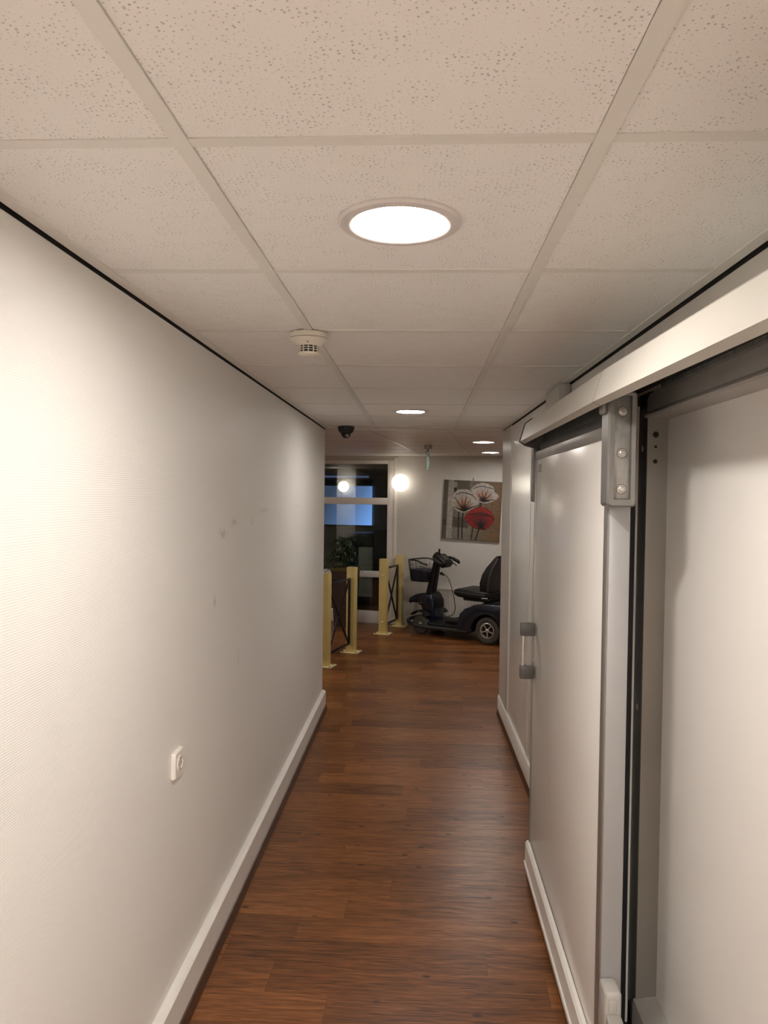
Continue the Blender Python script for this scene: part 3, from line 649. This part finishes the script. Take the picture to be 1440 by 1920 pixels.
def gate(a, c, label):
    d = (c - a); Ld = d.length; rz = math.atan2(d.y, d.x)
    t = thing('barrier_gate', label, 'gate', a, rz, 'black cross-braced gates')
    x0, x1, z0, z1 = .066, Ld - .070, .10, .775; q = .011
    def bar(nm, p0, p1, w=.011):
        v = Vector(p1) - Vector(p0); ln = v.length; ang = math.atan2(v.z, v.x)
        obj(nm, box(bmesh.new(), 0, ln, -w, w, -w, w, bev=.002, mtx=T(*p0) @ RY(-ang)), M['gate'], t)
    bar('top_bar', (x0 - q, 0, z1), (x1 + q, 0, z1)); bar('bottom_bar', (x0 - q, 0, z0), (x1 + q, 0, z0))
    bar('side_bar', (x0, 0, z0), (x0, 0, z1)); bar('side_bar', (x1, 0, z0), (x1, 0, z1))
    bar('brace', (x0, 0.0, z0), (x1, 0.0, z1), .009); bar('brace', (x0, 0.004, z1), (x1, 0.004, z0), .009)
    for z in (.2, .68): obj('hinge', lathe(bmesh.new(), [(.010, z - .025), (.010, z + .025)], 12, T(x1 + .012, 0, 0)), M['gate'], t)
gate(P[0], P[1], 'black tube gate with crossed braces between the two nearest yellow posts')
gate(P[2], P[3], 'black tube gate with crossed braces between the two farthest yellow posts')

# ---------------------------------------------------------------- mobility scooter
SROT = math.radians(147); SC0 = Vector((.748, 8.2, 0)) + Vector((math.sin(math.radians(33)), math.cos(math.radians(33)), 0)) * .28
sct = thing('mobility_scooter', 'dark blue and black mobility scooter with basket and padded seat by the radiator', 'mobility scooter', SC0, SROT)
def wheel(cx, cy, r, wd, label=None, k=.56):
    b = bmesh.new(); m4 = T(cx, cy, r) @ RX(PI / 2)
    h_ = wd / 2; ri = r * k
    lathe(b, [(ri, -h_ * .75), (r * .80, -h_), (r * .94, -h_ * .85), (r, -h_ * .45), (r, h_ * .45), (r * .94, h_ * .85), (r * .80, h_), (ri, h_ * .75), (ri, -h_ * .75)], 40, m4, caps=False)
    wv = obj('wheel', b, M['tyre'], sct, label=label)
    s_ = 1 if cy > 0 else -1
    b = bmesh.new(); lathe(b, [(ri, h_ * .5), (ri * 1.02, h_ * .88), (ri * .95, h_ * .92), (ri * .86, h_ * .7), (ri * .86, h_ * .3)], 36, T(cx, cy, r) @ RX(-s_ * PI / 2), caps=False)
    rimo = obj('rim', b, M['rim'], wv)
    b = bmesh.new()
    for i in range(5):
        a = 2 * PI * i / 5 + PI / 2
        box(b, .012, ri * .90, -.0075, .0075, h_ * .55, h_ * .75, bev=.002, mtx=T(cx, cy, r) @ RX(-s_ * PI / 2) @ RZ(a))
    lathe(b, [(.022, h_ * .5), (.022, h_ * .85), (.012, h_ * .95)], 20, T(cx, cy, r) @ RX(-s_ * PI / 2))
    obj('spokes', b, M['rim'], wv)
    obj('hub_back', lathe(bmesh.new(), [(ri * .98, -h_ * .3), (ri * .98, h_ * .3)], 30, T(cx, cy, r) @ RX(PI / 2)), M['slot'], wv)
wheel(.0, .235, .152, .098); wheel(.0, -.235, .152, .098); wheel(.93, .185, .112, .075, k=.30); wheel(.93, -.185, .112, .075, k=.30)
# deck, bumper rail
b = bmesh.new(); prism(b, [(.22, -.24), (.22, .24), (.80, .24), (.92, .12), (1.02, .10), (1.02, -.10), (.92, -.12), (.80, -.24)], 'z', .10, .155, bev=.012); obj('deck', b, M['blk'], sct)
b = bmesh.new(); loop = spline([(.24, .268, .112), (.50, .275, .108), (.80, .285, .108), (1.02, .250, .118), (1.13, .165, .138), (1.155, 0, .145), (1.13, -.165, .138), (1.02, -.230, .118), (.80, -.260, .108), (.50, -.275, .108), (.24, -.268, .112)], 6)
tube(b, loop, .023, 10); obj('bumper_rail', b, mat('grey_bumper', (.022, .022, .02), .5), sct)
obj('side_reflector', box(bmesh.new(), .525, .605, .285, .297, .095, .113, bev=.002), M['orange'], sct)
obj('battery_box', box(bmesh.new(), .27, .62, -.15, .15, .155, .19, bev=.01), M['blk'], sct)
# rear body
b = bmesh.new(); prism(b, [(.30, .12), (.31, .28), (.22, .40), (.10, .44), (-.10, .47), (-.32, .455), (-.42, .40), (-.45, .28), (-.40, .14)], 'y', -.18, .18, bev=.02); obj('rear_body', b, M['blk'], sct)
def arch(y0, y1, nm, m, ra=.185):
    pts = [(.385, .115), (.375, .20), (.345, .31), (.28, .375), (.17, .425), (.0, .452), (-.18, .455), (-.33, .42), (-.40, .34), (-.42, .24), (-.40, .20)]
    arc = [(ra * math.cos(t_), .150 + ra * math.sin(t_)) for t_ in [math.radians(165 - i * 15) for i in range(12)]]
    b = bmesh.new(); prism(b, pts + [(-.30, .20)] + arc + [(.19, .115)], 'y', y0, y1, bev=.012); obj(nm, b, m, sct)
arch(.17, .292, 'rear_fender', M['navy']); arch(-.292, -.17, 'rear_fender', M['navy'])
for sy in (-1, 1):
    b = bmesh.new(); tube(b, [(.19 * math.cos(math.radians(a)), sy * .292, .152 + .19 * math.sin(math.radians(a))) for a in range(170, -6, -8)], .011, 8); obj('arch_lip', b, M['blk'], sct)
obj('tail_lamp', box(bmesh.new(), -.462, -.448, -.12, .12, .34, .37, bev=.003), M['orange'], sct)
obj('rear_bumper', tube(bmesh.new(), spline([(-.40, .26, .17), (-.48, .20, .17), (-.49, 0, .17), (-.48, -.20, .17), (-.40, -.26, .17)], 6), .018, 10), M['blk'], sct)
# front cowl
b = bmesh.new(); prism(b, [(.80, .13), (.795, .385), (.835, .455), (.87, .475), (.95, .475), (1.06, .455), (1.15, .405), (1.165, .36), (1.15, .335), (1.06, .345), (.985, .325), (.955, .26), (.965, .13)], 'y', -.13, .13, bev=.03, seg=3); obj('front_cowl', b, M['navy'], sct)
b = bmesh.new(); prism(b, [(.785, .30), (.783, .385), (.825, .462), (.865, .485), (.885, .470), (.85, .38), (.83, .30)], 'y', -.10, .10, bev=.012); obj('cowl_back_panel', b, M['blk'], sct)
obj('headlamp', lathe(bmesh.new(), [(.03, 0), (.034, .010), (.030, .018)], 20, T(1.15, 0, .375) @ RY(PI / 2)), M['chrome'], sct)
obj('trim_line', tube(bmesh.new(), [(1.10, .128, .350), (1.03, .133, .352), (.96, .133, .362)], .003, 6), M['rim'], sct)
for sy in (-1, 1):
    b = bmesh.new(); pts = [(.93 + .155 * math.cos(math.radians(a)), .128 + .155 * math.sin(math.radians(a))) for a in range(40, 141, 10)]; inn = [(.93 + .138 * math.cos(math.radians(a)), .128 + .138 * math.sin(math.radians(a))) for a in range(140, 39, -10)]
    prism(b, pts + inn, 'y', sy * .195 - .05, sy * .195 + .05, bev=.004); obj('front_fender', b, M['blk'], sct)
    obj('shock_absorber', tube(bmesh.new(), [(.93, sy * .145, .13), (.90, sy * .11, .30)], .014, 10), M['rim'], sct)
# tiller
secs = []
for s0, z0, hs, hy in ((.915, .46, .050, .060), (.885, .60, .046, .052), (.860, .72, .043, .048), (.835, .84, .038, .045), (.815, .90, .036, .045)):
    secs.append([(x, y, z0 + (x - s0) * -.2) for x, y in rrect(s0, 0, hs, hy, .022)])
obj('tiller', loft(bmesh.new(), secs), M['blk'], sct)
b = bmesh.new(); box(b, -.105, .075, -.11, .11, -.055, .040, bev=.03, seg=3, mtx=T(.755, 0, .885) @ RY(math.radians(-38))); obj('control_head', b, M['blk'], sct)
obj('display', box(bmesh.new(), -.05, .03, -.05, .05, .038, .044, bev=.002, mtx=T(.755, 0, .885) @ RY(math.radians(-38))), M['shell'], sct)
for sy in (-1, 1):
    obj('handlebar', tube(bmesh.new(), spline([(.80, sy * .08, .88), (.77, sy * .17, .90), (.73, sy * .205, .885), (.665, sy * .21, .855), (.64, sy * .19, .84)], 6), .015, 10), M['blk'], sct)
    obj('grip', tube(bmesh.new(), [(.735, sy * .206, .888), (.655, sy * .211, .850)], .021, 12), M['rubber'], sct)
    obj('brake_lever', tube(bmesh.new(), spline([(.77, sy * .13, .875), (.72, sy * .16, .845), (.66, sy * .17, .805)], 5), .006, 8), M['blk'], sct)
obj('mirror_arm', tube(bmesh.new(), [(.80, .02, .91), (.785, .03, 1.01)], .012, 10), M['blk'], sct)
obj('mirror_glint', tube(bmesh.new(), [(.790, .043, .955), (.783, .045, 1.0)], .006, 8), M['chrome'], sct)
obj('head_shroud', lathe(bmesh.new(), [(.055, -.02), (.062, .0), (.050, .03), (.02, .04)], 20, T(.835, 0, .915) @ RY(math.radians(60))), M['blk'], sct)
obj('charge_socket', lathe(bmesh.new(), [(.016, 0), (.018, .02), (.012, .03)], 14, T(.785, 0, .715) @ RY(-PI / 2)), M['blk'], sct)
# basket
bk = obj('basket', tube(bmesh.new(), spline([(.90, .11, .815), (.94, .14, .83), (1.02, .165, .865), (1.12, .155, .870), (1.175, .09, .865), (1.185, 0, .865), (1.175, -.09, .865), (1.12, -.155, .870), (1.02, -.165, .865), (.94, -.14, .83), (.90, -.11, .815)], 4), .009, 8), M['wire'], sct)
def bkpt(tt, ang):   # tt 0 bottom..1 top
    sx, sy = .13 + .025 * tt, .12 + .045 * tt; rx = abs(math.cos(ang)) ** .6 * (1 if math.cos(ang) > 0 else -1); ry = abs(math.sin(ang)) ** .6 * (1 if math.sin(ang) > 0 else -1)
    top = .865 - .05 * max(0, -math.cos(ang)) ** 1.5
    return (1.035 + sx * rx, sy * ry, .605 + (top - .605) * tt)
b = bmesh.new()
for i in range(36): a = 2 * PI * i / 36; tube(b, [bkpt(0, a), bkpt(1, a)], .0022, 5)
for tt in (.12, .28, .44, .60, .76): tube(b, [bkpt(tt, 2 * PI * i / 36) for i in range(36)], .0022, 5, closed=True)
obj('basket_wires', b, M['wire'], bk)
b = bmesh.new(); loft(b, [[tuple(Vector(bkpt(tt, 2 * PI * i / 36)) * 1) for i in range(36)] for tt in (0, .56)]); bmesh.ops.scale(b, vec=(.965, .93, 1), space=T(-1.035, 0, 0), verts=b.verts); obj('basket_lining', b, M['lining'], bk)
# seat
obj('seat_post', lathe(bmesh.new(), [(.030, .40), (.030, .50)], 20, T(.17, 0, 0)), M['chrome'], sct)
obj('seat_base', box(bmesh.new(), .02, .36, -.19, .19, .452, .487, bev=.01), M['blk'], sct)
secs = []
for x, hy, z0, z1 in ((.035, .17, .485, .545), (.07, .205, .478, .565), (.18, .22, .474, .572), (.32, .225, .476, .580), (.43, .215, .486, .582), (.485, .185, .505, .565), (.50, .15, .52, .55)):
    zc, hz = (z0 + z1) / 2, (z1 - z0) / 2; secs.append([(x, y, z) for y, z in rrect(0, zc, hy, hz, min(hz * .95, .035))])
obj('seat_cushion', loft(bmesh.new(), secs), M['vinyl'], sct)
secs = []; shell = []
for z, xc, hx, hy in ((.50, .120, .030, .14), (.56, .120, .050, .165), (.66, .115, .056, .175), (.76, .095, .050, .165), (.84, .063, .043, .14), (.90, .030, .036, .11), (.95, .002, .028, .085), (.972, -.010, .016, .07)):
    secs.append([(x, y, z) for x, y in rrect(xc, 0, hx, hy, min(hx * .95, .035))]); shell.append([(x, y, z) for x, y in rrect(xc - hx * .75, 0, hx * .55, hy * .93, hx * .4)])
obj('backrest', loft(bmesh.new(), secs), M['vinyl'], sct)
obj('back_shell', loft(bmesh.new(), shell[:-1]), M['shell'], sct)
obj('piping', tube(bmesh.new(), [(.46, .215, .548), (.32, .228, .542), (.18, .223, .534), (.07, .207, .528)], .003, 6), mat('grey_piping', (.10, .095, .085), .4), sct)
obj('recline_lever', tube(bmesh.new(), [(.10, .225, .50), (.02, .235, .505)], .007, 8), M['rim'], sct)

# charging cable
fS = Vector((math.cos(SROT), math.sin(SROT), 0)); sS = Vector((-math.sin(SROT), math.cos(SROT), 0))
def SP(s, y, z): return SC0 + fS * s + sS * y + Vector((0, 0, z))
cb = thing('charging_cable', 'thin grey brown cable looping from the scooter tiller down to its deck', 'cable')
obj('cord', tube(bmesh.new(), spline([SP(.757, .0, .712), SP(.70, .0, .69), (SP(.655, .01, .645)), SP(.60, .02, .52), SP(.572, .02, .40), SP(.562, .02, .31), SP(.60, .02, .235), SP(.70, .02, .20)], 8), .0055, 8), M['cable'], cb)
obj('plug', tube(bmesh.new(), [SP(.770, 0, .715), SP(.735, 0, .70)], .013, 12), M['blk'], cb)

# ---------------------------------------------------------------- radiator
t = thing('radiator', 'white panel radiator low on the far wall behind the scooter', 'radiator', WL(0, 0, 0), -A)
b = bmesh.new(); x = .54; n_ = 28; wv = (1.60 - .54) / n_
secp = []
for i in range(n_): secp += [(x, -.050), (x + wv * .30, -.050), (x + wv * .42, -.040), (x + wv * .88, -.040)]; x += wv
secp += [(x, -.050), (x, -.030), (.54, -.030)]
prism(b, secp, 'z', .135, .470); obj('panel', b, M['rad'], t)
obj('top_grille', box(bmesh.new(), .54, 1.60, -.055, -.012, .470, .488, bev=.003), M['rad'], t)
obj('side_cover', box(bmesh.new(), .535, .541, -.055, -.012, .13, .485, bev=.001), M['rad'], t)
obj('pipe', tube(bmesh.new(), [(.57, -.03, .14), (.57, -.03, .001)], .009, 10), M['rad'], t)
obj('valve', lathe(bmesh.new(), [(.018, 0), (.018, .04), (.012, .05)], 16, T(.57, -.03, .10) @ RX(PI / 2)), M['plastw'], t)

# ---------------------------------------------------------------- poppy painting
PC = WL(.992, -.0, 1.472)
pt = thing('painting', 'square canvas painting of two white poppies and a red one on olive brown', 'painting', PC, -A)
pt.rotation_mode = 'XYZ'; pt.rotation_euler = (0, math.radians(2.2), -A)
PWd, PHt = .715, .735
def pcol(x, y):
    import mathutils
    if x < .075: c = (.14, .12, .09)
    elif x < .165: c = (.50, .46, .39)
    elif x < .5: c = (.24, .21, .16)
    else:
        t_ = (x - .5) / .5; c = tuple(a * (1 - t_) + b_ * t_ for a, b_ in zip((.22, .18, .12), (.22, .12, .045)))
    if x < .45 and x >= .165:
        if .62 < y < .80: c = (.12, .095, .07)
        elif y >= .80: c = (.30, .27, .22)
        elif y < .16: c = (.14, .12, .08)
    if x < .075 and .68 < y < .78: c = (.085, .07, .05)
    if y > .8 and x > .45: c = tuple(a * 1.15 for a in c)
    if .165 <= x < .215 and .02 < y < .13: c = (.42, .39, .33)
    if .18 < x < .235 and .12 < y < .19: c = (.02, .018, .02)
    return c
def P2(x, y, lift=0.0): return ((x - .5) * PWd, -.030 - lift, (.5 - y) * PHt)
canvas = obj('canvas', box(bmesh.new(), -PWd / 2, PWd / 2, -.030, -.004, -PHt / 2, PHt / 2, bev=.002), M['canvas_side'], pt)
b = bmesh.new(); lay = b.loops.layers.float_color.new('tone'); n_ = 40
vv = [[b.verts.new(P2(i / n_, j / n_, .0004)) for i in range(n_ + 1)] for j in range(n_ + 1)]
for j in range(n_):
    for i in range(n_):
        f = b.faces.new((vv[j][i], vv[j + 1][i], vv[j + 1][i + 1], vv[j][i + 1]))
        for l in f.loops: l[lay] = (*pcol(((i + .5) / n_), ((j + .5) / n_)), 1)
bmesh.ops.recalc_face_normals(b, faces=b.faces)
obj('painted_ground', b, M['paint'], pt, smooth=False)
def q(px, py): return ((px - 140) / 1225, (py - 225 - (px - 140) * .029) / 1200)
def flower(name, outline, base, inner, mid, outer, lift, veins, vcol, arcs=()):
    b = bmesh.new(); lay = b.loops.layers.float_color.new('tone')
    o_ = [q(*p) for p in outline]; bx, by = q(*base); n = len(o_)
    # smooth the outline
    oo = [ (v.x, v.y) for v in spline([(a, c, 0) for a, c in o_] + [(*o_[0], 0)], 4)][:-1]; n = len(oo)
    rr = (0.0, .16, .34, .75, 1.0); cc = (inner, inner, mid, outer, outer)
    cv = b.verts.new(P2(bx, by, lift + .0025)); rings = []
    for r in rr[1:]: rings.append([b.verts.new(P2(bx + (x - bx) * r, by + (y - by) * r, lift + .0025 * (1 - r * .6))) for x, y in oo])
    def paint(f, cs):
        for l, c in zip(f.loops, cs): l[lay] = (*c, 1)
    for i in range(n):
        j = (i + 1) % n; f = b.faces.new((cv, rings[0][i], rings[0][j])); paint(f, (cc[0], cc[1], cc[1]))
        for k in range(len(rings) - 1):
            f = b.faces.new((rings[k][i], rings[k + 1][i], rings[k + 1][j], rings[k][j])); paint(f, (cc[k + 1], cc[k + 2], cc[k + 2], cc[k + 1]))
    for px, py, wd in veins:
        ex, ey = q(px, py); dx, dy = ex - bx, ey - by; ln = math.hypot(dx, dy); nx, ny = -dy / ln * wd, dx / ln * wd
        f = b.faces.new([b.verts.new(P2(*p, lift + .004)) for p in ((bx - nx, by - ny), (bx + nx, by + ny), (ex + nx * .15, ey + ny * .15), (ex - nx * .15, ey - ny * .15))]); paint(f, (vcol, vcol, tuple(c * 2.5 for c in vcol), tuple(c * 2.5 for c in vcol)))
    for arc, wd in arcs:
        pts = [(v.x, v.y) for v in spline([(*q(*p), 0) for p in arc], 5)]
        for (x0, y0), (x1, y1) in zip(pts, pts[1:]):
            f = b.faces.new([b.verts.new(P2(*p, lift + .0045)) for p in ((x0, y0 - wd), (x1, y1 - wd), (x1, y1 + wd), (x0, y0 + wd))]); paint(f, [vcol] * 4)
    for f in b.faces:
        f.normal_update()
        if f.normal.y > 0: f.normal_flip()
    return obj(name, b, M['paint'], pt, smooth=False)
DK = (.012, .008, .008)
def stem(pts, wd=.011):
    b = bmesh.new(); lay = b.loops.layers.float_color.new('tone'); pp = [q(*p) for p in pts]; pp = [(v.x, v.y) for v in spline([(a, c, 0) for a, c in pp], 6)]
    L_ = [b.verts.new(P2(x - wd, y, .002)) for x, y in pp]; R_ = [b.verts.new(P2(x + wd, y, .002)) for x, y in pp]
    for i in range(len(pp) - 1): b.faces.new((L_[i], L_[i + 1], R_[i + 1], R_[i]))
    for f in b.faces:
        f.normal_update()
        if f.normal.y > 0: f.normal_flip()
        for l in f.loops: l[lay] = (*DK, 1)
    obj('painted_stem', b, M['paint'], pt, smooth=False)
stem([(482, 870), (490, 1150), (500, 1430)]); stem([(575, 880), (570, 1150), (582, 1430)]); stem([(800, 1180), (790, 1300), (770, 1440)], .009); stem([(935, 1200), (900, 1330), (860, 1450)], .011); stem([(950, 660), (940, 720), (925, 780)], .014)
flower('painted_poppy', [(720, 430), (755, 365), (900, 290), (1050, 292), (1185, 365), (1215, 450), (1310, 540), (1250, 615), (1110, 680), (980, 690), (870, 640), (800, 560)], (985, 650), DK, (.55, .27, .16), (.60, .55, .50), .0015,
       [(850, 470, .012), (955, 410, .010), (1080, 400, .014), (1210, 455, .012), (1260, 610, .014), (880, 620, .02), (1120, 650, .02)], DK, [([(770, 400), (860, 365), (960, 350), (1080, 375), (1190, 400)], .006)])
flower('painted_poppy', [(335, 770), (305, 640), (345, 520), (430, 440), (560, 415), (690, 435), (775, 530), (860, 620), (900, 685), (870, 745), (720, 840), (600, 890), (470, 870), (390, 820)], (590, 850), DK, (.50, .25, .13), (.58, .53, .47), .003,
       [(370, 560, .014), (520, 560, .010), (635, 500, .012), (735, 600, .011), (790, 680, .011), (345, 770, .016), (880, 730, .020)], DK, [([(400, 520), (520, 485), (640, 495), (760, 540), (850, 620)], .006)])
flower('painted_poppy', [(610, 970), (680, 880), (800, 800), (950, 765), (1080, 790), (1190, 880), (1255, 1000), (1215, 1090), (1130, 1180), (1040, 1225), (900, 1205), (770, 1160), (665, 1070)], (975, 1150), DK, (.16, .006, .006), (.34, .014, .010), .0045,
       [(840, 1080, .02), (1100, 1090, .02), (900, 1210, .04), (1060, 1220, .04)], DK, [([(700, 930), (840, 905), (960, 890), (1120, 930), (1230, 1010)], .010), ([(690, 1060), (800, 960), (950, 930), (1100, 950)], .005)])
obj('hanging_nail', lathe(bmesh.new(), [(.004, -.02), (.004, .015)], 8, T(.0, -.012, .388) ), M['black'], pt)

# ---------------------------------------------------------------- plant, office things
pl = thing('potted_plant', 'dark leafy plant in a tall brown planter in front of the glass front', 'plant', WL(-.545, -.30, 0), -A)
obj('planter', loft(bmesh.new(), [[(x, y, z) for x, y in rrect(0, 0, h_, h_, .02)] for z, h_ in ((0, .115), (.70, .150))]), M['planter'], pl)
obj('planter_rim', loft(bmesh.new(), [[(x, y, z) for x, y in rrect(0, 0, h_, h_, .02)] for z, h_ in ((.70, .155), (.745, .160))]), M['olive'], pl)
obj('soil', box(bmesh.new(), -.13, .13, -.13, .13, .745, .752), M['sub'], pl)
rp_ = random.Random(11)
st_b = bmesh.new(); lf_b = bmesh.new()
for i in range(34):
    a = rp_.random() * 2 * PI; rr = .04 + rp_.random() * .30; top = .86 + rp_.random() * .24 - rr * .25
    p0 = Vector((rp_.uniform(-.05, .05), rp_.uniform(-.05, .05), .75)); p3 = Vector((math.cos(a) * rr - .06, math.sin(a) * rr * .65, top - (.16 if rr > .22 else 0)))
    p1 = Vector((p0.x + (p3.x - p0.x) * .3, p0.y + (p3.y - p0.y) * .3, top + .02))
    pts = spline([p0, p1, p3], 5); tube(st_b, pts, .0035, 5)
    for kk in range(7):
        c = pts[3 + kk % (len(pts) - 3)]; an = rp_.random() * 2 * PI; ln = rp_.uniform(.05, .10); wd = ln * .26; dz = rp_.uniform(-.06, .03)
        d = Vector((math.cos(an), math.sin(an), 0)); s_ = Vector((-d.y, d.x, 0)); m_ = c + d * ln * .5 + Vector((0, 0, .012)); e_ = c + d * ln + Vector((0, 0, dz))
        v = [lf_b.verts.new(x_) for x_ in (c, m_ - s_ * wd, e_, m_ + s_ * wd, m_ - Vector((0, 0, .006)))]
        lf_b.faces.new((v[0], v[1], v[4])); lf_b.faces.new((v[1], v[2], v[4])); lf_b.faces.new((v[2], v[3], v[4])); lf_b.faces.new((v[3], v[0], v[4]))
obj('stems', st_b, M['leaf'], pl); obj('foliage', lf_b, M['leaf'], pl, kind='stuff')

cp = thing('copier', 'dim office copier with pale drawers and dark top behind the glass', 'copier', WL(0, 1.35, 0), -A)
obj('cabinet', box(bmesh.new(), -.84, -.62, 0, .5, .135, .875, bev=.006), M['cabin'], cp)
for z0, z1 in ((.14, .185), (.195, .40), (.41, .60), (.61, .69), (.70, .87)): obj('drawer', box(bmesh.new(), -.836, -.624, -.014, .002, z0, z1, bev=.003), M['cabin'], cp)
obj('scanner_top', box(bmesh.new(), -1.04, -.625, .0, .5, .885, 1.075, bev=.02), M['copyd'], cp)
obj('side_unit', box(bmesh.new(), -1.04, -.845, .02, .5, .135, .88, bev=.005), M['cabblack'], cp)
obj('caster_base', box(bmesh.new(), -1.0, -.64, .05, .45, 0, .135, bev=.01), M['black'], cp)
cbk = B('tall_cabinet', M['cabblack'], None, -.61, -.30, 1.35, 1.8, 0, 1.13, bev=.006, mtx=WM); cbk['label'] = 'tall black office cabinet beside the copier'; cbk['category'] = 'cabinet'
